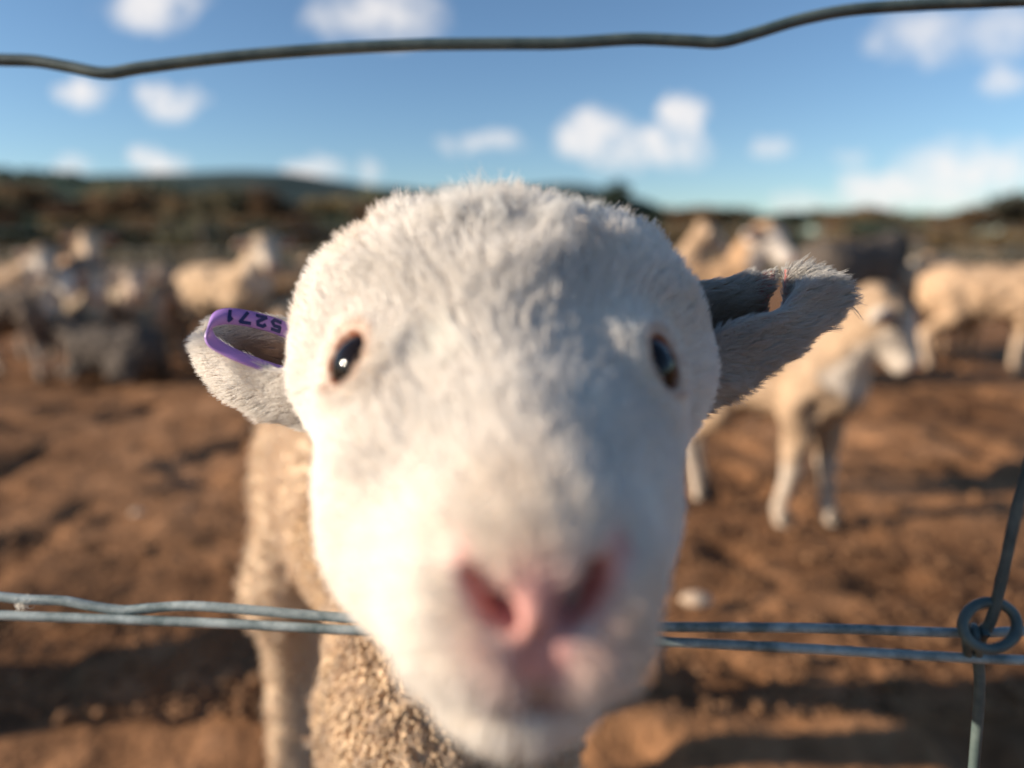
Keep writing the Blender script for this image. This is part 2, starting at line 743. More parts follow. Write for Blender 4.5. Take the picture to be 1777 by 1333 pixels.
def stone(px, py, r, label):
    Z = CAM_H / ((py - 666.5) / F_PX * CP + SP)
    p = ground_at(px, Z)
    v = IV2 * r * np.array([1.4, 1, .6]) * (.8 + .4 * vnoise(IV2 * 2 + px, 1.5, 3))[:, None]
    v[:, 2] += r * .3
    o = obj('stone', make_mesh('stone', v, IF2), M_STONE, loc=p)
    tag(o, label, 'stone', 'pale stones on the earth')


stone(238, 892, .014, 'small pale stone on brown earth left of the lamb')
stone(1208, 1046, .024, 'pale stone on the earth right of the lamb\'s muzzle')

# hills
def hill(name, mat, px0, px1, dist, tops, base_y, seed, rough):
    """ridge standing at its distance; tops = [(px, py)] of its skyline"""
    n = 160
    pxs = np.linspace(px0, px1, n)
    t = np.interp(pxs, [a for a, b in tops], [b for a, b in tops])
    V = []
    depthn = 26
    for j in range(depthn):
        s = j / (depthn - 1)
        dd = dist * (.62 + .38 * s) if s <= 1 else dist
        for i in range(n):
            H = (430 - t[i]) / F_PX * dist + CAM_H
            x = (pxs[i] - 888.5) / F_PX * dist
            prof = math.sin(min(s / .93, 1) * math.pi / 2) ** 1.5 if s < .94 else 1 - (s - .94) * 3
            V.append((x, dd, H * prof - .5))
    V = np.array(V)
    V[:, 2] += (fbm(V, 1 / rough, 4, seed) - .5) * rough * .2 * smooth(-1, 10, V[:, 2])
    Q = [(j * n + i, j * n + i + 1, (j + 1) * n + i + 1, (j + 1) * n + i) for j in range(depthn - 1) for i in range(n - 1)]
    o = obj(name, make_mesh(name, V, np.array(Q)), mat)
    tag(o, kind='structure')
    return V


hv = hill('wooded_hill', M_HILL, -900, 1250, 700, [(-900, 330), (-200, 318), (0, 311), (120, 312), (300, 328), (470, 350), (620, 385), (760, 425), (1250, 432)], 430, 3, 30)
hill('far_ridge', M_HILLFAR, -1400, 3200, 1600, [(-1400, 330), (0, 316), (260, 316), (430, 310), (540, 312), (640, 328), (760, 340), (900, 336), (990, 330), (1090, 352), (1160, 392), (1400, 410), (3200, 400)], 430, 8, 60)

# dry grass beyond the yard
gv = []
px_ = np.linspace(-260, 260, 60)
py_ = np.concatenate([np.linspace(16, 60, 14), np.linspace(70, 420, 20)])
for y in py_:
    for x in px_:
        gv.append((x * (y / 60 + .4), y, .004 + max(0, y - 30) * .0035 + .12 * float(vnoise(np.array([x, y, 0.]), .2, 4))))
n = len(px_)
gqq = np.array([(j * n + i, j * n + i + 1, (j + 1) * n + i + 1, (j + 1) * n + i) for j in range(len(py_) - 1) for i in range(n - 1)])
tag(obj('grass_paddock', make_mesh('grass_paddock', np.array(gv), gqq), M_GRASS), kind='structure')


# trees: trunk with limbs and a crown of many small leaf faces
def tree_mesh(seed, h, w):
    r = np.random.default_rng(seed)
    tr = []
    fork = h * r.uniform(.22, .34)
    lean = r.uniform(-.1, .1, 2) * h
    top = np.array([lean[0] * .3, lean[1] * .3, fork])
    tr.append(tube(spline([(0, 0, -.3), (lean[0] * .1, lean[1] * .1, fork * .5), top], 6), np.linspace(.05, .032, 6) * h * .7, 7))
    lobes = []
    for k in range(r.integers(5, 8)):
        a = r.uniform(0, 6.28)
        e = r.uniform(.25, 1)
        tip = np.array([math.cos(a) * w * .36 * e, math.sin(a) * w * .36 * e, h * r.uniform(.5, .88)])
        tr.append(tube(spline([top * .95, (top + tip) / 2 + r.normal(0, .04 * h, 3), tip], 6), np.linspace(.024, .008, 6) * h * .7, 5))
        lobes.append((tip, np.array([w * r.uniform(.16, .27), w * r.uniform(.16, .27), h * r.uniform(.09, .17)])))
    lobes.append((np.array([0, 0, h * .78]), np.array([w * .22, w * .22, h * .18])))
    tv, tq = merge(tr)
    LV, LQ = [], []
    o = 0
    for c, rad in lobes:
        m = 170
        d = norm(r.normal(size=(m, 3)))
        p = c + d * rad * (r.random((m, 1)) ** .4)
        a = norm(r.normal(size=(m, 3)))
        b = norm(np.cross(a, r.normal(size=(m, 3))))
        s = r.uniform(.035, .075, (m, 1)) * h * .7
        quad = np.stack([p - a * s, p - b * s * .6, p + a * s, p + b * s * .6], 1).reshape(-1, 3)
        LV.append(quad)
        LQ.append(np.arange(m * 4).reshape(m, 4) + o)
        o += m * 4
    return make_mesh('trunk', tv, tq), make_mesh('crown', np.concatenate(LV), np.concatenate(LQ), smooth_sh=False)


VARS = [tree_mesh(100 + i, 5.0, 4.6 + .5 * (i % 3)) for i in range(6)]
VARM = {}


def tree(px, py_top, dist, leaf, label, group, name='scrub_tree', wide=1.0):
    p = ground_at(px, dist)
    p[2] = max(0, (p[1] - 30) * .0035)
    H = (430 - py_top) / F_PX * dist + CAM_H - p[2]
    vi = random.randrange(len(VARS))
    tm, crm = VARS[vi]
    if (vi, leaf) not in VARM:
        c2 = crm.copy()
        c2.materials.clear()
        c2.materials.append(M_LEAF[leaf])
        VARM[(vi, leaf)] = c2
    e = obj(name, None, loc=p)
    s = H / 4.9
    e.scale = (s * wide, s * wide, s)
    e.rotation_euler.z = random.uniform(0, 6.28)
    obj('trunk', tm, M_BARK, e)
    obj('crown', VARM[(vi, leaf)], None, e)
    tag(e, label, 'tree', group)
    return e


GL, GR = 'scrub trees behind the flock on the left', 'scrub trees behind the flock on the right'
LL = ['blurred olive scrub tree behind the sheep on the left', 'blurred brown scrub tree behind the sheep on the left', 'blurred dark scrub tree behind the sheep on the left']
LR = ['blurred olive scrub tree behind the sheep on the right', 'blurred brown scrub tree behind the sheep on the right', 'blurred dark scrub tree behind the sheep on the right']
for px in np.arange(-140, 720, 27):
    lf = random.choice([0, 0, 1, 1, 2])
    tree(px + random.uniform(-14, 14), random.uniform(322, 362), random.uniform(48, 66), lf, LL[lf], GL + ' ' + ['(olive)', '(brown)', '(dark)'][lf], wide=random.uniform(1.0, 1.4))
for px in np.arange(-150, 730, 22):
    lf = random.choice([0, 1, 1, 2, 2])
    tree(px + random.uniform(-14, 14), random.uniform(372, 402), random.uniform(24, 36), lf, LL[lf], GL + ' ' + ['(olive)', '(brown)', '(dark)'][lf], wide=random.uniform(1.2, 1.7))
for px in np.arange(1120, 1950, 27):
    lf = random.choice([0, 0, 1, 1, 2])
    tree(px + random.uniform(-14, 14), random.uniform(358, 380) - max(0, px - 1560) * .11, random.uniform(70, 95), lf, LR[lf], GR + ' ' + ['(olive)', '(brown)', '(dark)'][lf], wide=random.uniform(1.1, 1.6))
for px in np.arange(1130, 1960, 23):
    lf = random.choice([0, 1, 1, 2])
    tree(px + random.uniform(-14, 14), random.uniform(385, 408), random.uniform(26, 40), lf, LR[lf], GR + ' ' + ['(olive)', '(brown)', '(dark)'][lf], wide=random.uniform(1.3, 1.9))
tree(1062, 318, 60, 2, 'tall dark tree rising just right of the lamb\'s crown', None, 'tall_tree', 1.0)
tree(1105, 352, 60, 2, 'lower dark tree at the right foot of the tall dark tree', None, 'tall_tree', 1.0)

# forest canopy on the hill
parts = []
for k in range(2600):
    i = rng.integers(0, len(hv))
    p = hv[i] + np.array([rng.uniform(-6, 6), rng.uniform(-5, 5), 0])
    if p[2] < 3:
        continue
    r = rng.uniform(2.5, 5)
    v = IV * r * rng.uniform(.7, 1.2, (12, 1)) * np.array([1, 1, .9])
    parts.append((v + p + np.array([0, 0, r * .3]), IF_))
wv, wf = merge(parts)
tag(obj('far_wood', make_mesh('far_wood', wv, wf, smooth_sh=False), M_HILL), 'dark green wood covering the far hill on the left', 'wood', kind='stuff')

# ------------------------------------------------------------------ far fence
ff = obj('far_fence', None, loc=(0, 9.0, 0))
for h in (.25, .5, .72, .985):
    x = np.linspace(-16, 16, 60)
    P = np.stack([x, np.zeros_like(x), h - .02 * np.cos(x * math.pi / 2) ** 2], -1)
    v, q = tube(P, .005, 6)
    obj('wire', make_mesh('wire', v, q), M_WIRE, ff)
for x in range(-16, 17, 4):
    v, q = tube([(x, .03, -.05), (x, .03, .55), (x, .03, 1.12)], .022, 6)
    obj('post', make_mesh('post', v, q), M_POST, ff)
tag(ff, 'thin wire fence behind the flock in front of the trees', 'fence')

# ------------------------------------------------------------------ the flock
def rotz(a):
    c, s = math.cos(a), math.sin(a)
    return np.array([[c, -s, 0], [s, c, 0], [0, 0, 1.0]])


def make_sheep(name, label, base, heading, s=1.0, young=False, head_yaw=0.0, head_up=0.0, fleece=(.50, .36, .23), face=(.58, .50, .42),
               lying=False, step=0.0, graze=False, nod=0.0, group='sheep of the flock'):
    """s: size factor (1 = ewe of 0.66 m at the back). Local frame: +X is forward, feet at z = 0."""
    L = .33 if young else .36           # half body length
    bz = .50 if young else .485
    br = .145 if young else .17
    lg = .37 if young else .33
    if lying:
        drop = lg - .06
        bz -= drop
    st = .016 if s > .8 else .013
    f = Field(np.arange(-.62, .95, st), np.arange(-.42, .42, st), np.arange(-.02, 1.05, st))
    # barrel, rump, chest
    f.ell((0, 0, bz), (L * .98, br, br * 1.02), k=.03)
    f.ell((-L * .62, 0, bz + .005), (.17, br * .93, br * .98), k=.04)
    f.ell((L * .55, 0, bz - .005), (.17, br * .86, br * 1.0), k=.04)
    f.cone((-L * .95, 0, bz + .06), (-L * 1.12, 0, bz - .08), .028, .018, k=.02)
    # neck and head
    nb = np.array([L * .72, 0, bz + br * .35])
    hd = rotz(head_yaw)
    if graze:
        poll = nb + np.array([.24, 0, -.16])
        fdir = np.array([.35, 0, -.93])
    else:
        poll = nb + np.array([.15, 0, .19 + head_up])
        fdir = norm(np.array([.82, 0, -.52 + head_up * 1.2 - nod]))
    fdir = hd @ fdir
    side = hd @ np.array([0, 1.0, 0])
    up = np.cross(fdir, side)
    hr = .088 if young else .080
    f.cone(nb, poll - fdir * .03, br * .70, hr * .95, k=.05)
    rot = np.stack([fdir, side, up])
    f.ell(poll, (.085, hr, hr * .98), rot, k=.02)
    ml = .135 if young else .165
    f.cone(poll + fdir * .05 - up * .012, poll + fdir * ml - up * .03, hr * .74, .042, k=.03)
    f.ell(poll + fdir * (ml + .012) - up * .036, (.032, .040, .037), rot, k=.015)
    f.cone(poll + fdir * .03 - up * .05, poll + fdir * .15 - up * .065, .036, .022, k=.02)
    ears = []
    for sg in (-1, 1):
        a = poll - fdir * .01 + side * sg * hr * .85 + up * .022
        d = norm(side * sg - fdir * .12 - up * .22)
        er = np.stack([d, norm(np.cross(up, d)), np.cross(d, norm(np.cross(up, d)))])
        f.ell(a + d * .060, (.070, .018, .036), er, k=.01)
        ears.append(a + d * .07)
    # legs
    lr = .035 if young else .033
    if not lying:
        for fx, ph in ((1, 1), (1, -1), (-1, 1), (-1, -1)):
            yy = ph * br * .55
            sw = step * ph * fx
            if fx > 0:
                a = np.array([L * .55, yy, bz - br * .4])
                kn = np.array([L * .55 + sw * .5 + .012, yy * .95, .20])
                ft = np.array([L * .55 + sw, yy * .95, .045])
                f.cone(a, kn, lr * 1.85, lr * 1.02, k=.03)
                f.ell(kn, (lr * 1.05, lr * .95, lr * 1.2), k=.01)
                f.cone(kn, ft, lr * .82, lr * .72, k=.01)
            else:
                a = np.array([-L * .6, yy, bz - br * .15])
                stf = np.array([-L * .45 + sw * .4, yy * 1.1, .35])
                hk = np.array([-L * .92 + sw * .7, yy, .22])
                ft = np.array([-L * .80 + sw, yy, .045])
                f.cone(a, stf, lr * 2.6, lr * 1.9, k=.03)
                f.cone(stf, hk, lr * 1.7, lr * .9, k=.03)
                f.cone(hk, ft, lr * .9, lr * .74, k=.01)
            f.cone(ft, ft + np.array([.022, 0, -.042]), lr * .72, lr * 1.0, k=.008)
    else:
        for ph in (1, -1):
            f.cone((L * .55, ph * br * .6, .10), (L * .95, ph * br * .6, .06), lr * 1.7, lr, k=.03)
            f.cone((L * .95, ph * br * .6, .05), (L * .62, ph * br * .9, .035), lr, lr * .8, k=.02)
            f.ell((-L * .45, ph * br * .85, .11), (.14, .07, .09), k=.03)
            f.cone((-L * .3, ph * br * 1.05, .05), (-L * .75, ph * br * 1.15, .04), lr * 1.1, lr * .8, k=.02)
    v, q = f.mesh()
    v = relax(v, q, 2)
    nrm = vnormals(v, q)
    # pigment: bare white face and lower legs, fleece elsewhere
    hp = (v - poll) @ rot.T
    face_m = smooth(.0, .05, hp[:, 0]) * smooth(.16, .10, np.abs(hp[:, 1])) * (np.linalg.norm(hp, axis=1) < .27)
    ear_m = np.zeros(len(v))
    for e in ears:
        ear_m = np.maximum(ear_m, smooth(.075, .05, np.linalg.norm(v - e, axis=1)))
    leg_m = smooth(.26, .18, v[:, 2]) * (0 if lying else 1)
    bare = np.clip(np.maximum(np.maximum(face_m, ear_m), leg_m), 0, 1)
    bumpn = (fbm(v, 16, 3, int(abs(base[0]) * 90)) - .5) * .055
    v = v + nrm * (bumpn * (1 - bare))[:, None]
    tone = (.78 + .44 * fbm(v, 6, 3, 11))[:, None]
    col = np.array(fleece) * tone * (1 - bare[:, None]) + np.array(face) * bare[:, None]
    dirt = smooth(.32, .05, v[:, 2])[:, None] * (leg_m[:, None])
    col = col * (1 - dirt * .4) + np.array((.33, .21, .12)) * dirt * .4
    nose = smooth(.045, .02, np.linalg.norm(v - (poll + fdir * (ml + .042) - up * .03), axis=1))[:, None]
    col = col * (1 - nose) + np.array((.50, .25, .20)) * nose
    for e in ears:
        inn = smooth(.05, .02, np.linalg.norm(v - e - fdir * .012, axis=1))[:, None] * (nrm @ fdir > .3)[:, None]
        col = col * (1 - inn * .8) + np.array((.55, .22, .14)) * inn * .8
    me = make_mesh(name, v, q, col)
    o = obj(name, me, M_SHEEP, loc=base)
    o.rotation_euler.z = heading
    o.scale = (s, s, s)
    for sg in (-1, 1):
        c = poll + fdir * .045 + side * sg * hr * .80 + up * .020
        ev, eq = sphere(c, .0115, 12, 8)
        obj('eye', make_mesh('eye', ev, eq), M_EYE, o)
    if not lying:
        for fx, ph in ((1, 1), (1, -1), (-1, 1), (-1, -1)):
            yy = ph * br * .55
            sw = step * ph * fx
            bx = (L * .55 if fx > 0 else -L * .80) + sw + .024
            hvx, hq = sphere((bx, yy * (.95 if fx > 0 else 1), .012), 1, 10, 6)
            cc = np.array([bx, yy * (.95 if fx > 0 else 1), .012])
            hvx = cc + (hvx - cc) * np.array([.042, .032, .030])
            hvx[:, 2] = np.maximum(hvx[:, 2], 0)
            obj('hoof', make_mesh('hoof', hvx, hq), M_HOOF, o)
    tag(o, label, 'lamb' if young else 'sheep', group)
    return o


BEI = (.47, .32, .205)
TAN = (.43, .27, .155)
GRY = (.36, .28, .20)
DRK = (.07, .065, .062)
CRM = (.54, .38, .245)
d2 = R
make_sheep('lamb', 'cream lamb standing on the earth at right with head turned to the right', np.array([.735, 1.95, 0]), R(-50), .80, True, R(18), -.01, (.42, .295, .195), (.60, .52, .44), step=.05, nod=.35)
make_sheep('sheep', 'beige sheep side-on at far left with its white face turned to the camera', ground_at(18, 5.0), R(-10), .98, False, R(-55), -.02, BEI)
make_sheep('sheep', 'tan sheep facing the camera with raised head, second from the left edge', ground_at(145, 5.9), R(-42), 1.08, False, R(-20), .02, TAN, (.66, .50, .36))
make_sheep('lamb', 'shade-darkened lamb low at the left edge with a white face', ground_at(42, 4.15), R(-4), .82, True, R(-30), -.03, (.17, .13, .10), (.72, .64, .55))  # shade over the body is put into the fleece colour
make_sheep('lamb', 'small lamb facing the camera just right of the white faced dark lamb', ground_at(160, 4.42), R(-42), .74, True, R(-25), 0, GRY, (.70, .55, .42))
make_sheep('sheep', 'dark grey sheep side-on between the tan sheep and the pale sheep', ground_at(250, 5.0), R(176), .98, False, R(0), -.1, (.24, .185, .14), (.12, .11, .1))
make_sheep('lamb', 'lamb facing the camera in front of the dark grey sheep', ground_at(218, 4.66), R(-40), .78, True, R(-25), -.03, GRY, (.72, .56, .44))
make_sheep('lamb', 'small brown faced lamb beside the hind leg of the pale sheep', ground_at(272, 4.45), R(-52), .62, True, R(0), -.05, GRY, (.50, .33, .22))
make_sheep('sheep', 'dark sheep lying down in shade on the earth at left', ground_at(205, 4.05), R(170), .82, False, R(0), -.08, (.11, .09, .075), (.12, .10, .085), lying=True, )  # dirty grey wool, coloured darker to paint in the shade
make_sheep('sheep', 'pale sheep standing rump-left behind the tagged ear with raised head', ground_at(398, 4.5), R(-28), 1.0, False, R(-35), .03, CRM, (.62, .52, .42))
make_sheep('sheep', 'tan sheep just beyond the pale sheep, its back lower', ground_at(470, 5.4), R(-8), .96, False, R(20), -.1, BEI)
make_sheep('sheep', 'reddish tan sheep half hidden by the left of the lamb\'s head', ground_at(560, 4.9), R(190), 1.0, False, R(0), -.05, TAN)
make_sheep('lamb', 'small pale lamb between the tag and the lamb\'s head', ground_at(540, 4.4), R(10), .68, True, R(0), -.1, CRM)
make_sheep('sheep', 'beige sheep with upright neck just above the right ear\'s base', ground_at(1115, 5.1), R(-8), 1.04, False, R(0), .08, BEI, (.60, .46, .34))
make_sheep('sheep', 'tan sheep with big white face and raised head above the notched ear', ground_at(1178, 3.9), R(-14), 1.04, False, R(-42), .05, TAN, (.56, .50, .45))
make_sheep('sheep', 'large dark sheep facing away just above the notched ear\'s tip', ground_at(1462, 4.75), R(32), 1.24, False, R(0), -.12, (.11, .09, .075), (.1, .09, .08))  # shade of its near side painted into the whole fleece colour
make_sheep('sheep', 'beige sheep side-on at the right edge with raised head', ground_at(1696, 4.35), R(-26), 1.0, False, R(15), .05, BEI, (.66, .52, .40))
make_sheep('sheep', 'tan sheep rump showing left of the side-on sheep at the right edge', ground_at(1560, 5.0), R(40), .97, False, R(0), -.08, BEI)
make_sheep('lamb', 'small tan lamb beneath the belly of the side-on sheep at right', ground_at(1652, 5.0), R(-85), .62, True, R(0), -.04, TAN, (.50, .34, .22))
make_sheep('lamb', 'cream lamb standing left of the picture that shades the earth', np.array([-2.30, .90, 0]), R(183), .80, True, R(0), 0, CRM)

# ------------------------------------------------------------------ the lamb in front
CR = AX            # camera axes as ellipsoid axes (right, up, depth)
xs = np.concatenate([np.arange(-.46, -.10, .008), np.arange(-.10, .10, .0021), np.arange(.10, .18, .008)])
ys = np.concatenate([np.arange(.085, .30, .0021), np.arange(.30, .42, .005), np.arange(.42, 1.16, .009)])
zs = np.concatenate([np.arange(-.01, .50, .009), np.arange(.50, .56, .005), np.arange(.56, .85, .0021)])
L = Field(xs, ys, zs)



def E(c, r, k=.012, rot=None, sub=False):
    L.ell(cm(*c), np.array(r) * .01, CR if rot is None else rot, k, sub)


def Cn(a, b, r1, r2, k=.012, sub=False):
    L.cone(cm(*a), cm(*b), r1 * .01, r2 * .01, k, sub)


# skull
E((-.4, .9, 26.6), (7.3, 5.25, 5.6))
E((-.3, .8, 23.2), (5.0, 4.0, 3.5), .02)
E((-4.7, -.2, 24.8), (2.0, 2.5, 2.3), .015)
E((4.3, -.2, 25.1), (2.0, 2.5, 2.3), .015)
E((-3.2, 1.5, 26.2), (3.9, 2.9, 4.0), .03)
E((2.4, 1.4, 26.4), (3.8, 2.8, 4.0), .03)
# bridge of the nose
Cn((-.1, -.6, 21.6), (.5, -3.3, 15.6), 3.5, 1.9, .02)
# cheeks and jaw
E((-3.15, -3.0, 21.6), (2.7, 3.5, 4.3), .022)
E((2.35, -2.9, 21.7), (2.6, 3.4, 4.3), .022)
E((-.3, -4.8, 19.6), (3.9, 2.8, 4.5), .022)
# muzzle
E((.25, -4.8, 16.0), (2.6, 2.3, 2.6), .022)
E((.55, -3.75, 14.6), (1.55, 1.15, 1.3), .01)
E((-.80, -5.6, 15.0), (1.5, 1.25, 1.5), .006)
E((1.50, -5.6, 15.0), (1.4, 1.25, 1.5), .006)
E((.10, -7.2, 16.4), (1.95, 1.05, 2.2), .006)
# cleft of the lip, mouth line
Cn((.55, -4.9, 13.4), (.6, -6.4, 13.5), .12, .20, .004, True)
for sg in (-1, 1):
    Cn((.55, -6.45, 13.9), (.55 + sg * 1.7, -6.55, 14.7), .20, .26, .004, True)
    Cn((.55 + sg * 1.7, -6.55, 14.7), (.55 + sg * 3.0, -6.2, 17.0), .22, .10, .004, True)
# nostrils: comma slits that meet low at the septum
for sg in (-1, 1):
    P0 = np.array([.55 + sg * 1.40, -3.5, 13.9])
    P1 = np.array([.55 + sg * 1.25, -3.9, 13.5])
    P2 = np.array([.55 + sg * .80, -4.4, 13.3])
    P3 = np.array([.55 + sg * .42, -4.75, 13.5])
    wd = .74 if sg < 0 else 1.05
    if sg > 0:
        for q_ in (P0, P1, P2):
            q_[0] = .55 + (q_[0] - .55) * .85
    Cn(P0, P1, .14 * wd, .27 * wd, .004, True)
    Cn(P1, P2, .30 * wd, .30 * wd, .004, True)
    Cn(P2, P3, .26 * wd, .12, .004, True)
    Cn(P1, P1 + np.array([-sg * .1, .1, 1.5]), .30 * wd, .15, .004, True)
    Cn(P2, P2 + np.array([-sg * .05, .1, 1.2]), .28 * wd, .15, .004, True)
    E((.55 + sg * 1.70, -4.15, 14.3), (.5, .75, .7), .006)
# eye sockets
def surface_on_ray(px, py):
    """where the line of sight through a pixel meets the skull, with the outward normal there"""
    for z in np.arange(.17, .32, .0004):
        p = pix(px, py, z)
        i = [int(np.searchsorted(a, c)) for a, c in zip(L.ax, p)]
        if L.F[tuple(i)] < .0002:
            g = []
            for a in range(3):
                hi, lo = list(i), list(i)
                hi[a] += 3
                lo[a] -= 3
                g.append(L.F[tuple(hi)] - L.F[tuple(lo)])
            return w2c(p) * 100, norm(np.array(g) @ AX.T)
    raise RuntimeError('no surface')


SOCK = []
for (epx, epy), sg in (((616, 628), -1), ((1136, 634), 1)):
    e, gn = surface_on_ray(epx, epy)
    outn = norm(gn + np.array([sg * .12, .06, -.10]))
    print('EYE', e, gn, outn)
    la = norm(np.array([-sg * .55, -.78, -.30]))
    la = norm(la - outn * (la @ outn))
    sa = np.cross(outn, la)
    E(e - outn * 1.30, (1.75, 1.75, 1.75), .012)
    rot = np.stack([outn, la, sa]) @ AX
    SOCK.append((e, outn, la, sa, rot, sg))
for e, outn, la, sa, rot, sg in SOCK:
    L.ell(cm(*(e + outn * .70)), np.array([1.05, .92, .80]) * .01, rot, .002, True)
# neck, chest, barrel, rump (world coordinates)
W = lambda *p: np.array(p, float)
NK0 = cm(-.4, -.6, 31.5)
L.cone(NK0, W(-.032, .400, .60), .056, .060, .03)
L.cone(W(-.032, .400, .60), W(-.048, .455, .47), .062, .074, .03)
L.ell(W(-.050, .47, .45), (.080, .12, .125), k=.03)
ba = norm(W(-.22, .40, 0))
br_ = np.stack([ba, np.cross(W(0, 0, 1), ba), W(0, 0, 1)])
L.ell(W(-.12, .66, .505), (.25, .112, .122), br_, .03)
L.ell(W(-.222, .85, .490), (.12, .105, .115), br_, .03)
# legs
for a, kk, ft in ((W(-.10, .48, .40), W(-.105, .45, .2), W(-.105, .46, .03)), (W(-.005, .45, .40), W(.005, .43, .2), W(.005, .44, .03))):
    L.cone(a, kk, .052, .030, .03)
    L.cone(kk, ft, .028, .022, .01)
L.cone(W(-.258, .82, .46), W(-.278, .77, .35), .058, .046, .03)
L.cone(W(-.278, .77, .35), W(-.298, .83, .20), .043, .029, .03)
L.cone(W(-.302, .83, .20), W(-.300, .80, .03), .031, .024, .01)
L.cone(W(-.22, .90, .44), W(-.255, .88, .33), .068, .050, .03)
L.cone(W(-.255, .88, .33), W(-.300, .985, .20), .045, .026, .03)
L.cone(W(-.300, .985, .20), W(-.312, .935, .03), .027, .022, .01)
lv, lq = L.mesh()
lv = relax(lv, lq, 1, .4)


# ears: a folded leaf, open to the front and above
def ear(keys, nS=30, nT=25, thick=.0011, notch=None):
    keys = sorted(keys)
    ss = [k[0] for k in keys]
    ctr = []
    for j in range(1, 4):
        pts = np.array([pix(*k[j]) for k in keys])
        ctr.append(np.stack([np.interp(np.linspace(0, 1, nS), ss, pts[:, a]) for a in range(3)], -1))
    out = np.zeros((nS, nT, 3))
    for i in range(nS):
        f, b, r = ctr[0][i], ctr[1][i], ctr[2][i]
        for j in range(nT):
            t = -1 + 2 * j / (nT - 1)
            if t < 0:
                c = b + (f - b) * .12 - AX[2] * np.linalg.norm(f - b) * .30
                u = -t
                out[i, j] = (1 - u) ** 2 * b + 2 * u * (1 - u) * c + u * u * f
            else:
                c = b + (r - b) * .22 + AX[2] * np.linalg.norm(r - b) * .25
                out[i, j] = (1 - t) ** 2 * b + 2 * t * (1 - t) * c + t * t * r
    # soften kinks along the length
    for _ in range(6):
        out[1:-1] = out[1:-1] * .5 + (out[:-2] + out[2:]) * .25
        out[:, 1:-1] = out[:, 1:-1] * .6 + (out[:, :-2] + out[:, 2:]) * .2
    n = np.cross(np.gradient(out, axis=0), np.gradient(out, axis=1))
    n = norm(n)
    A = (out + n * thick).reshape(-1, 3)
    B = (out - n * thick).reshape(-1, 3)
    V = np.concatenate([A, B])
    o = nS * nT
    keep = np.ones((nS - 1, nT - 1), bool)
    if notch:
        for i in range(nS - 1):
            for j in range(nT - 1):
                keep[i, j] = not notch((i + .5) / (nS - 1), -1 + 2 * (j + .5) / (nT - 1))
    Q = []
    for i in range(nS - 1):
        for j in range(nT - 1):
            if not keep[i, j]:
                continue
            a, b, c, d = i * nT + j, (i + 1) * nT + j, (i + 1) * nT + j + 1, i * nT + j + 1
            Q.append((a, b, c, d))
            Q.append((o + d, o + c, o + b, o + a))
            for (di, dj, e0, e1) in ((-1, 0, a, d), (1, 0, c, b), (0, -1, b, a), (0, 1, d, c)):
                ni_, nj_ = i + di, j + dj
                if not (0 <= ni_ < nS - 1 and 0 <= nj_ < nT - 1 and keep[ni_, nj_]):
                    Q.append((e0, e1, o + e1, o + e0))
    S = np.repeat(np.linspace(0, 1, nS), nT)
    T = np.tile(np.linspace(-1, 1, nT), nS)
    side = np.concatenate([np.ones(o), -np.ones(o)])
    return V, np.array(Q), np.tile(S, 2), np.tile(T, 2), side


earL = ear([(0, (560, 640, .262), (560, 745, .275), (560, 560, .300)),
            (.18, (508, 645, .262), (505, 738, .277), (505, 560, .302)),
            (.42, (462, 640, .266), (450, 718, .281), (455, 548, .300)),
            (.68, (415, 618, .270), (400, 692, .285), (408, 543, .298)),
            (.86, (378, 592, .276), (362, 655, .287), (378, 550, .296)),
            (.96, (355, 585, .281), (344, 622, .288), (357, 562, .294)),
            (1.0, (346, 592, .285), (342, 604, .288), (348, 578, .291))])
earR = ear([(0, (1170, 590, .266), (1170, 735, .278), (1170, 500, .302)),
            (.15, (1225, 590, .266), (1222, 706, .279), (1225, 492, .303)),
            (.40, (1290, 556, .268), (1290, 664, .282), (1285, 486, .302)),
            (.62, (1355, 540, .270), (1355, 622, .284), (1345, 468, .298)),
            (.75, (1386, 505, .272), (1395, 592, .285), (1385, 468, .294)),
            (.90, (1428, 482, .276), (1440, 550, .286), (1432, 470, .290)),
            (1.0, (1458, 495, .282), (1460, 524, .286), (1455, 484, .288))], nS=72, nT=49,
           notch=lambda s, t: t > .14 + .25 * (.665 - s) and .632 - .155 * (1 - t) ** .8 < s < .662 + .012 * t)

n_body = len(lv)
LV, LQ = merge([(lv, lq), earL[:2], earR[:2]])
used = np.zeros(len(LV), bool)
used[LQ.ravel()] = True
remap = -np.ones(len(LV), int)
remap[used] = np.arange(used.sum())
LVn = vnormals(LV, LQ)
Vc = w2c(LV) * 100           # camera space, cm

# pigment
colr = np.tile(np.array((.74, .64, .53)), (len(LV), 1))
def head_dist(p):
    a = np.linalg.norm((p - np.array([-.3, 0, 24.5])) / np.array([9.5, 8.5, 8.5]), axis=1)
    b = np.linalg.norm((p - np.array([.4, -5, 18.5])) / np.array([6, 6, 7.5]), axis=1)
    return np.minimum(a, b)


d_head = head_dist(Vc)
woolm = smooth(1.0, 1.25, d_head)
colr = colr * (1 - woolm[:, None]) + np.array((.60, .45, .31)) * woolm[:, None]
PINK = np.array((.70, .30, .27))


def paint(c, a, b, r0, r1, col, amt=1.0):
    global colr
    a = np.array(a, float)
    b = np.array(b, float)
    ab = b - a
    t = np.clip(((Vc - a) @ ab) / max(ab @ ab, 1e-6), 0, 1)
    d = np.linalg.norm(Vc - a - t[:, None] * ab, axis=1)
    m = smooth(r1, r0, d)[:, None] * amt
    colr = colr * (1 - m) + np.array(col) * m


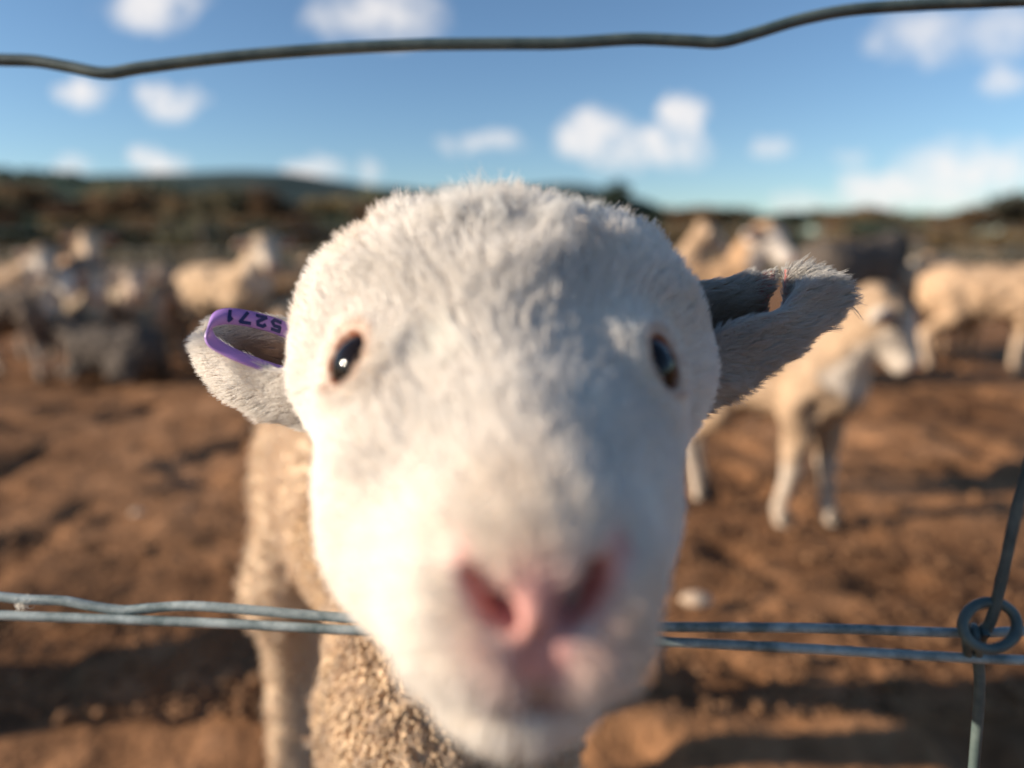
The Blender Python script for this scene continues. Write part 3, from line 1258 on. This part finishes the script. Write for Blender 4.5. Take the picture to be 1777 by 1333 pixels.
NOSE = np.array([.55, -4.2, 13.4])
paint('pad', (.55, -4.0, 13.3), (.55, -5.1, 13.4), .5, 1.0, (.68, .33, .30), .9)
for sg in (-1, 1):
    paint('slit', (.55 + sg * 1.5, -3.35, 13.9), (.55 + sg * .9, -4.3, 13.4), .32, .68, (.66, .33, .29), .85)
    paint('deep', (.55 + sg * 1.25, -3.9, 14.0), (.55 + sg * .5, -4.7, 13.7), .20, .44, (.34, .06, .06), .75)
paint('lip', (.55, -5.0, 13.4), (.55, -6.4, 13.5), .3, .9, (.66, .34, .30), .85)
paint('mouth', (-.9, -6.5, 14.3), (2.0, -6.5, 14.3), .35, .8, (.26, .12, .10), .8)
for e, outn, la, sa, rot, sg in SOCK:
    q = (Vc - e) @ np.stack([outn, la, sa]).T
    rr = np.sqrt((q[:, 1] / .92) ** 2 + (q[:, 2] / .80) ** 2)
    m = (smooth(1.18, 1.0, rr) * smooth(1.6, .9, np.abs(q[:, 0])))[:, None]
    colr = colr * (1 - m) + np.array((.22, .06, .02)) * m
nb, nl = n_body, len(earL[0])
for off, er in ((nb, earL), (nb + nl, earR)):
    S, T, side = er[2:]
    idx = np.arange(off, off + len(S))
    inner = (T > -.6) & (side * 1 > 0)
    colr[idx] = np.where(inner[:, None], np.array((.40, .27, .20)), np.array((.46, .36, .29)))  # ear skin darkened to paint shade between the hairs
if True:
    S, T, side = earR[2:]
    idx = np.arange(nb + nl, nb + nl + len(S))
    red = smooth(.12, .07, np.abs(S - .60)) * smooth(0, .3, T) + smooth(.16, .05, np.abs(T + 1)) * smooth(.2, .4, S) * smooth(.85, .7, S)
    red = np.clip(red, 0, 1)[:, None]
    colr[idx] = colr[idx] * (1 - red) + np.array((.50, .13, .13)) * red
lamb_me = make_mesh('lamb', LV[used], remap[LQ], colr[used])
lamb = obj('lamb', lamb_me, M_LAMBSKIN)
tag(lamb, 'white woolly lamb pushing its head through the fence at the camera', 'lamb')

# eyes
for e, outn, la, sa, rot, sg in SOCK:
    ev, eq = sphere(cm(*(e - outn * .62)), .0118, 32, 20, axis=outn @ AX)
    obj('eye', make_mesh('eye', ev, eq), M_EYE, lamb)
# hooves
for p in (W(-.105, .452, .018), W(.005, .432, .018), W(-.300, .792, .018), W(-.312, .927, .018)):
    hvx, hq = sphere((0, 0, 0), 1, 14, 8)
    hvx = hvx * np.array([.027, .036, .03]) + p
    hvx[:, 2] = np.maximum(hvx[:, 2], 0.0)
    obj('hoof', make_mesh('hoof', hvx, hq), M_HOOF, lamb)

# ------------------------------------------------------------------ fur
def tri_of(q):
    return np.concatenate([q[:, [0, 1, 2]], q[:, [0, 2, 3]]])


TRI = tri_of(LQ)
tarea = .5 * np.linalg.norm(np.cross(LV[TRI[:, 1]] - LV[TRI[:, 0]], LV[TRI[:, 2]] - LV[TRI[:, 0]]), axis=1)


def scatter(weight_tri, n):
    w = tarea * weight_tri
    c = np.cumsum(w)
    t = np.searchsorted(c, rng.random(n) * c[-1])
    t = np.minimum(t, len(TRI) - 1)
    a, b = rng.random((2, n))
    s = np.sqrt(a)
    bc = np.stack([1 - s, s * (1 - b), s * b], -1)
    P = (LV[TRI[t]] * bc[..., None]).sum(1)
    Nn = norm((LVn[TRI[t]] * bc[..., None]).sum(1))
    return P, Nn, t


def curves(name, pts, rad, tint, parent, mat):
    n, m, _ = pts.shape
    c = bpy.data.hair_curves.new(name)
    c.add_curves([m] * n)
    c.position_data.foreach_set('vector', pts.reshape(-1).astype(np.float32))
    ra = c.attributes.get('radius') or c.attributes.new('radius', 'FLOAT', 'POINT')
    ra.data.foreach_set('value', rad.reshape(-1).astype(np.float32))
    ta = c.attributes.new('tint', 'FLOAT_COLOR', 'CURVE')
    tt = np.ones((n, 4), np.float32)
    tt[:, :3] = tint
    ta.data.foreach_set('color', tt.ravel())
    c.materials.append(mat)
    o = bpy.data.objects.new(name, c)
    COL.objects.link(o)
    o.parent = parent
    return o


def strands(P, D, Lh, bend, wav, clump_n=0, clump=0.0, m=5, curl=0.0):
    """P roots, D start direction, bend = direction the tips lean to"""
    n = len(P)
    t = np.linspace(0, 1, m)[None, :, None]
    pts = P[:, None] + Lh[:, None, None] * (D[:, None] * t + bend[:, None] * t * t)
    if curl:
        ph = rng.random((n, 1, 1)) * 6.28
        s1 = norm(np.cross(D, rng.normal(size=(n, 3))))[:, None]
        s2 = np.cross(D, s1[:, 0])[:, None]
        an = ph + t * 6.28 * 1.3
        pts = pts + curl * Lh[:, None, None] * t * (np.cos(an) * s1 + np.sin(an) * s2)
    pts = pts + wav * Lh[:, None, None] * t * rng.normal(size=(n, m, 3)) * .5
    if clump_n:
        ci = rng.choice(n, max(2, n // clump_n), replace=False)
        kd = KDTree(len(ci))
        for a, i in enumerate(ci):
            kd.insert(P[i], a)
        kd.balance()
        own = ci[np.array([kd.find(p)[1] for p in P])]
        pts = pts + (pts[own] - pts) * (clump * t ** 1.3)
    return pts


def face_mask(Pc):
    """no fur on the nose pad, in the mouth or the eyes; Pc in camera cm"""
    m = np.ones(len(Pc))
    a, b = np.array([.55, -4.3, 13.2]), np.array([.55, -5.3, 13.3])
    t = np.clip((Pc - a) @ (b - a) / ((b - a) @ (b - a)), 0, 1)
    m *= smooth(.50, .78, np.linalg.norm(Pc - a - t[:, None] * (b - a), axis=1))
    for sg in (-1, 1):
        a, b = np.array([.55 + sg * 1.5, -3.4, 13.9]), np.array([.55 + sg * .6, -4.5, 13.4])
        t = np.clip((Pc - a) @ (b - a) / ((b - a) @ (b - a)), 0, 1)
        m *= smooth(.40, .62, np.linalg.norm(Pc - a - t[:, None] * (b - a), axis=1))
        a, b = np.array([.55, -6.5, 14.0]), np.array([.55 + sg * 1.7, -6.6, 14.8])
        t = np.clip((Pc - a) @ (b - a) / ((b - a) @ (b - a)), 0, 1)
        m *= smooth(.24, .45, np.linalg.norm(Pc - a - t[:, None] * (b - a), axis=1))
    for e, outn, la, sa, rot, sg in SOCK:
        q = (Pc - e) @ np.stack([outn, la, sa]).T
        rr = np.sqrt((q[:, 1] / .92) ** 2 + (q[:, 2] / .80) ** 2)
        m *= np.where(np.abs(q[:, 0]) < 1.8, smooth(1.0, 1.16, rr), 1)
    return m


TC = Vc[TRI].mean(1)
is_ear = (TRI.min(1) >= n_body)
d_tri = head_dist(TC)
TN = LVn[TRI].mean(1)
facing = (TN @ AX[2])            # < 0 looks to the camera

# ---- head
w = (~is_ear) * (d_tri < 1.18) * np.where(facing > .55, .15, 1.0)
P, Nn, ti = scatter(w, 130000)
Pc = w2c(P) * 100
keep = rng.random(len(P)) < face_mask(Pc)
P, Nn, Pc = P[keep], Nn[keep], Pc[keep]
Xc, Yc, Zc = Pc.T
length = .0040 + .0018 * smooth(-4, 0, Yc) + .0035 * smooth(1.5, 3.5, Yc) + .0060 * smooth(3.6, 5.8, Yc)
length = length + .003 * smooth(21, 25, Zc) * smooth(-1, -4, Yc)
length *= rng.uniform(.65, 1.2, len(P)) * (.75 + .5 * vnoise(P, 90, 5))
flow = (Pc - np.array([.55, -4.5, 12.0])) @ AX
flow = norm(flow)
flow = norm(flow - Nn * (flow * Nn).sum(1, keepdims=True))
swirl = np.stack([vnoise(P, 45, 21), vnoise(P, 45, 22), vnoise(P, 45, 23)], -1) - .5
upr = (.48 + .55 * smooth(1.5, 5.0, Yc))[:, None]
crown = smooth(1.5, 5, Yc)[:, None]
D = Nn * upr + flow * .75 + swirl * (.4 + .5 * crown) + rng.normal(size=P.shape) * .12
for e, outn, la, sa, rot, sg in SOCK:
    away = (Pc - e) @ AX
    ed = np.linalg.norm(away, axis=1)
    D = D + norm(away) * (1.6 * smooth(2.4, 1.0, ed))[:, None]
    length = length * (1 - .45 * smooth(2.6, 1.2, ed))
D = norm(D)
bend = flow * .35 + swirl * (.2 + .3 * crown) - np.array([0, 0, .10])
pts = strands(P, D, length, bend, .08, 22, .28 + .14 * crown[:, :, None], 5)
tone = (.86 + .22 * vnoise(P, 60, 31) + rng.normal(0, .03, len(P)))[:, None]
bridge = np.exp(-((Xc - .3) / 1.3) ** 2 - ((Yc + 2.4) / 1.3) ** 2) * smooth(22, 19, Zc)
tan = np.clip(smooth(.55, .85, vnoise(P, 38, 41)) * .8 + bridge * 1.1 * vnoise(P, 60, 43), 0, 1)[:, None]
tint = np.array((.91, .855, .785)) * tone
tint = tint * (1 - tan * .5) + np.array((.78, .57, .37)) * tan * .5
dn = np.linalg.norm(Pc - np.array([.55, -4.7, 13.4]), axis=1)
pk = (smooth(2.0, .7, dn) * .65)[:, None]
tint = tint * (1 - pk) + np.array((.82, .52, .44)) * pk
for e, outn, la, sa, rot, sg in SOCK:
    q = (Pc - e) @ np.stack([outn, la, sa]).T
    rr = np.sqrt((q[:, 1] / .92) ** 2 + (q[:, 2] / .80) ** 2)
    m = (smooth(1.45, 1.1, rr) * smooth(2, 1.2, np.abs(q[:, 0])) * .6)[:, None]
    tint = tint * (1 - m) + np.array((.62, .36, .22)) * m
rad = np.linspace(1, .25, 5)[None] * np.full((len(P), 1), .00015)
tint = np.clip(tint, .02, .95)
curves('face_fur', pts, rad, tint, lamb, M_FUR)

# ---- loose crest on the poll
w = (~is_ear) * smooth(3.8, 5.3, TC[:, 1]) * (d_tri < 1.2)
P, Nn, ti = scatter(w, 9000)
Pc = w2c(P) * 100
tuft = .35 + 1.0 * np.exp(-((Pc[:, 0] + .8) / 2.2) ** 2) + .5 * vnoise(P, 120, 8)
length = .009 * tuft * rng.uniform(.6, 1.25, len(P))
D = norm(Nn * .9 + np.array([0, -.25, .55]) + (np.stack([vnoise(P, 70, 51), vnoise(P, 70, 52), vnoise(P, 70, 53)], -1) - .5) * 1.1 + rng.normal(size=P.shape) * .2)
pts = strands(P, D, length, rng.normal(size=P.shape) * .2, .16, 30, .65, 6)
rad = np.linspace(1, .2, 6)[None] * np.full((len(P), 1), .00013)
curves('crest_fur', pts, rad, np.clip(np.array((.93, .89, .83)) * (.9 + .15 * rng.random((len(P), 1))), 0, .95), lamb, M_FUR)

# ---- ears
w = is_ear * 1.0
P, Nn, ti = scatter(w, 95000)
Pc = w2c(P) * 100
left = Pc[:, 0] < 0
S_all = np.concatenate([np.zeros(n_body), earL[2], earR[2]])
T_all = np.concatenate([np.zeros(n_body), earL[3], earR[3]])
sd_all = np.concatenate([np.zeros(n_body), earL[4], earR[4]])
Sp = S_all[TRI[ti]].mean(1)
Tp = T_all[TRI[ti]].mean(1)
sdp = sd_all[TRI[ti]].mean(1)
out_dir = np.where(left[:, None], norm(np.array([-1, -.1, .1]) @ AX), norm(np.array([1, .35, .1]) @ AX))
out_dir = norm(out_dir - Nn * (out_dir * Nn).sum(1, keepdims=True))
sw = np.stack([vnoise(P, 90, 61), vnoise(P, 90, 62), vnoise(P, 90, 63)], -1) - .5
length = np.where(left, .0040, .0064) * rng.uniform(.6, 1.25, len(P)) * (.7 + .6 * vnoise(P, 140, 64))
nt_ = (~left) * smooth(.40, .50, Sp) * smooth(.72, .66, Sp) * smooth(-.05, .15, Tp)
length = length * (1 - .6 * nt_)
D = norm(Nn * .50 + out_dir * .9 + sw * .75 + rng.normal(size=P.shape) * .14)
pts = strands(P, D, length, out_dir * .3 + sw * .4 - np.array([0, 0, .1]), .08, 11, np.where(left, .40, .6)[:, None, None], 5)
tint = np.array((.92, .87, .80)) * (.85 + .2 * vnoise(P, 80, 65) + rng.normal(0, .03, len(P)))[:, None]
inn = ((Tp > -.75) & (np.abs(Tp) < .95) & (Pc[:, 2] > 0))
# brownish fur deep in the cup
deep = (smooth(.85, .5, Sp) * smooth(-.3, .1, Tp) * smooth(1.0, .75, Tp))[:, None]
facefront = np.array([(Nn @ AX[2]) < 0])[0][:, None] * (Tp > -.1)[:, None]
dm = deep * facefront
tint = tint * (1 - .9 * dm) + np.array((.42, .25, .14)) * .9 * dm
tint = tint * np.where(left, 1.0, .66)[:, None]  # right ear's shade painted into its fur; same fur as the left
rad = np.linspace(1, .22, 5)[None] * np.full((len(P), 1), .00009)
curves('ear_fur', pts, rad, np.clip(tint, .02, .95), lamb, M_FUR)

# ---- wool: short frizz on barrel and legs
w = (~is_ear) * (d_tri > 1.1) * (LV[TRI].mean(1)[:, 2] > .06)
P, Nn, ti = scatter(w, 70000)
Pc = w2c(P) * 100
length = .008 * rng.uniform(.6, 1.3, len(P)) * (.6 + .8 * vnoise(P, 40, 71))
length *= np.where(P[:, 2] < .3, .8, 1)
D = norm(Nn + rng.normal(size=P.shape) * .35 - np.array([0, 0, .25]))
pts = strands(P, D, length, rng.normal(size=P.shape) * .25, .15, 18, .75, 5, curl=.22)
tint = np.array((.66, .52, .385)) * (.72 + .5 * fbm(P, 18, 3, 72))[:, None] * (.92 + .16 * rng.random((len(P), 1)))
rad = np.linspace(1, .4, 5)[None] * np.full((len(P), 1), .00032)
curves('body_wool', pts, rad, np.clip(tint, .02, .9), lamb, M_FUR)

# ---- wool: crimped locks on neck and chest, where the photograph is sharp
cen = LV[TRI].mean(1)
w = (~is_ear) * (d_tri > 1.12) * (cen[:, 1] < .56) * (cen[:, 2] > .28) * np.where(facing > .5, .1, 1)
P, Nn, ti = scatter(w, 15000)
parts = []
tcol = []
for k in range(len(P)):
    n_ = Nn[k]
    s1 = norm(np.cross(n_, rng.normal(size=3)))
    s2 = np.cross(n_, s1)
    hgt = rng.uniform(.003, .0075)
    cr = rng.uniform(.0007, .0015)
    tt = np.linspace(0, 1, 6)
    a = rng.uniform(0, 6.28) + tt * rng.uniform(4.5, 8.5)
    path = P[k] - n_ * .001 + np.outer(tt * hgt, n_) + cr * (np.outer(np.cos(a), s1) + np.outer(np.sin(a), s2)) - np.outer(tt ** 2 * .0015, [0, 0, 1])
    v, q = tube(path, rng.uniform(.8, 1.25) * np.array([.0011, .0014, .0014, .0013, .0010, .0004]), 5)
    parts.append((v, q))
    tc_ = np.array((.68, .50, .33)) * rng.uniform(.75, 1.15)
    tcol.append(np.tile(tc_, (len(v), 1)))
wv, wq = merge(parts)
wl = obj('wool_locks', make_mesh('wool_locks', wv, wq, np.concatenate(tcol)), M_WOOL, lamb)
wl['kind'] = 'stuff'

# ------------------------------------------------------------------ ear tag
path_px = [(530, 592, .279), (505, 577, .276), (470, 563, .2725), (430, 553, .2690), (395, 549, .2660), (371, 555, .2640), (362, 571, .2630), (366, 590, .2635),
           (388, 606, .2645), (420, 621, .2650), (455, 634, .2665), (490, 644, .270), (530, 650, .275)]
tp = spline([pix(*p) for p in path_px], 72)
nT = len(tp)
tl = np.concatenate([[0], np.cumsum(np.linalg.norm(np.diff(tp, axis=0), axis=1))])
tl /= tl[-1]
wdir = np.zeros((nT, 3))
for i, u in enumerate(tl):
    a = smooth(.38, .62, u)
    dloc = np.array([0, 1, .25]) * (1 - a) + np.array([.15, .55, .85]) * a
    wdir[i] = norm(dloc @ AX)
tang = norm(np.gradient(tp, axis=0))
nrm_ = norm(np.cross(tang, wdir))
if (nrm_[10] @ AX[2]) > 0:
    nrm_ = -nrm_
hw = .0032 * np.where(tl < .5, 1.0, .85)
th = .0006
rows = []
for a, b in ((1, 1), (-1, 1), (-1, -1), (1, -1)):
    rows.append(tp + wdir * hw[:, None] * a + nrm_ * th * b)
tv = np.stack(rows, 1).reshape(-1, 3)
tq = []
for i in range(nT - 1):
    for k in range(4):
        tq.append((i * 4 + k, i * 4 + (k + 1) % 4, (i + 1) * 4 + (k + 1) % 4, (i + 1) * 4 + k))
eartag = obj('ear_tag', make_mesh('ear_tag', tv, np.array(tq), smooth_sh=False), M_TAG, lamb)
eartag['label'] = 'purple plastic loop tag through the ear, printed with digits'


def on_tag(u, vv, lift=.0009):
    i = min(max(u, 0), 1) * 1.0
    k = np.searchsorted(tl, i)
    k = min(max(k, 1), nT - 1)
    f = (i - tl[k - 1]) / (tl[k] - tl[k - 1])
    g = lambda A: A[k - 1] * (1 - f) + A[k] * f
    return g(tp) + g(wdir) * vv * .0032 + norm(g(nrm_)) * lift


# digits as they stand on the tag (upside down in view): strokes in a unit box, y up
GLY = {'1': [[(.5, 0), (.5, 1), (.25, .75)]], '7': [[(0, 1), (1, 1), (.35, 0)]], '2': [[(.05, .8), (.3, 1), (.8, .95), (.85, .65), (.0, .05), (1, .05)]],
       '5': [[(.95, 1), (.15, 1), (.1, .55), (.7, .6), (.95, .3), (.7, 0), (.05, .05)]]}
for ch, uc in (('1', .365), ('7', .295), ('2', .225), ('5', .155)):
    gv_, gq_ = [], []
    for st_ in GLY[ch]:
        pts_ = np.array(st_, float)
        pts_ = 1 - pts_                         # turned upside down
        for a, b in zip(pts_[:-1], pts_[1:]):
            d_ = norm(b - a)
            pn = np.array([-d_[1], d_[0]]) * .17
            aa, bb = a - d_ * .1, b + d_ * .1
            o_ = len(gv_)
            for q_ in (aa + pn, aa - pn, bb - pn, bb + pn):
                gv_.append(on_tag(uc - (q_[0] - .5) * .043, (q_[1] - .5) * 1.30))
            gq_.append((o_, o_ + 1, o_ + 2, o_ + 3))
    obj('digit', make_mesh('digit', np.array(gv_), np.array(gq_), smooth_sh=False), M_PRINT, eartag)

# ------------------------------------------------------------------ near wire fence
fence = obj('wire_fence', None, loc=(0, 0, 0))


def wire(name, pts, r, mat, n=160, end_l=True, end_r=True):
    P = [pix(*p) for p in pts]
    if end_l:
        P = [np.array([x, P[0][1], P[0][2]]) for x in (-5, -3.4, -2.2, -1.4, -.9, -.6, -.4, -.31)] + P
    if end_r:
        P = P + [np.array([x, P[-1][1], P[-1][2]]) for x in (.31, .4, .6, .9, 1.4, 2.2, 3.4, 5)]
    c = spline(P, n)
    v, q = tube(c, r, 10)
    return obj(name, make_mesh(name, v, q), mat, fence)


ZT = .222
wire('top_wire', [(-250, 120, ZT), (-60, 102, ZT), (0, 104, ZT), (60, 106, ZT), (120, 116, ZT), (185, 127, ZT), (250, 117, ZT), (400, 99, ZT), (560, 86, ZT), (720, 78, ZT), (870, 76, ZT), (980, 75, ZT),
                   (1100, 68, ZT), (1190, 71, ZT), (1250, 73, ZT), (1310, 58, ZT), (1390, 34, ZT), (1480, 17, ZT), (1600, 8, ZT), (1700, 4, ZT), (1800, 0, ZT), (1950, -4, ZT)], .0019, M_WIREG, 420)
ZL = .252
wire('line_wire', [(-200, 1030, ZL), (-60, 1031, ZL), (40, 1040, ZL), (110, 1043, ZL), (160, 1052, ZL), (215, 1059, ZL), (265, 1055, ZL), (330, 1052, ZL), (400, 1056, ZL), (580, 1071, ZL), (760, 1082, ZL), (1000, 1086, ZL),
                   (1150, 1088, ZL), (1400, 1090, ZL), (1560, 1095, ZL), (1690, 1099, ZL), (1760, 1096, ZL), (1840, 1096, ZL), (2000, 1100, ZL)], .0018, M_WIRE, 420)
ZL2 = .250
wire('line_wire', [(-200, 1058, ZL2), (0, 1068, ZL2), (200, 1075, ZL2), (420, 1084, ZL2), (610, 1094, ZL2), (900, 1108, ZL2), (1150, 1114, ZL2), (1400, 1126, ZL2), (1600, 1138, ZL2), (1777, 1146, ZL2), (1950, 1150, ZL2)], .0018, M_WIRE, 420)
# stay wire and its knot
ring = []
for k in range(34):
    a = 2 * math.pi * k / 34 * 1.0
    ring.append(pix(1718 + 47 * math.cos(a), 1086 - 41 * math.sin(a), .243 + .003 * math.sin(a * 1.0)))
v, q = tube(np.array(ring), .0019, 10, closed=True)
obj('knot', make_mesh('knot', v, q), M_WIREG, fence)
st1 = spline([pix(1850, 560, .222), pix(1800, 760, .232), pix(1768, 870, .238), pix(1742, 990, .243), pix(1722, 1070, .246), pix(1702, 1110, .250), pix(1698, 1140, .256), pix(1700, 1200, .258), pix(1690, 1333, .264), pix(1676, 1480, .27)], 90)
v, q = tube(st1, .0019, 10)
obj('stay_wire', make_mesh('stay_wire', v, q), M_WIREG, fence)
wrap = []
for k in range(40):
    a = k / 39 * 2 * math.pi * 2.2
    wrap.append(pix(1672 + k * 1.0, 1112 - 24 * math.cos(a), .2505 - .0045 * math.sin(a)))
v, q = tube(np.array(wrap), .0016, 8)
obj('knot_wrap', make_mesh('knot_wrap', v, q), M_WIREG, fence)
for x in (-5, 5):
    v, q = tube(np.array([(x, .30, -.2), (x, .30, .4), (x, .30, .93), (x, .30, .95)]), np.array([.05, .05, .047, .03]), 12)
    obj('post', make_mesh('post', v, q), M_POST, fence)
tag(fence, 'galvanised wire fence with a knotted joint across the foreground', 'fence')

# ------------------------------------------------------------------ wool caught on the wire
c0 = pix(36, 1050, .251)
nst = 36
P = c0 + rng.normal(size=(nst, 3)) * np.array([.0012, .0004, .0008])
D = norm(rng.normal(size=(nst, 3)) + np.array([0, 0, -.3]))
pts = strands(P, D, rng.uniform(.0008, .002, nst), rng.normal(size=(nst, 3)) * .5, .2, 0, 0, 6, curl=.4)
tuft = curves('wool_tuft', pts, np.linspace(1, .5, 6)[None] * np.full((nst, 1), .00012), np.tile(np.array((.85, .80, .72)), (nst, 1)), None, M_FUR)
tag(tuft, 'small white wisp of wool snagged between the lower wires at left', 'wool')
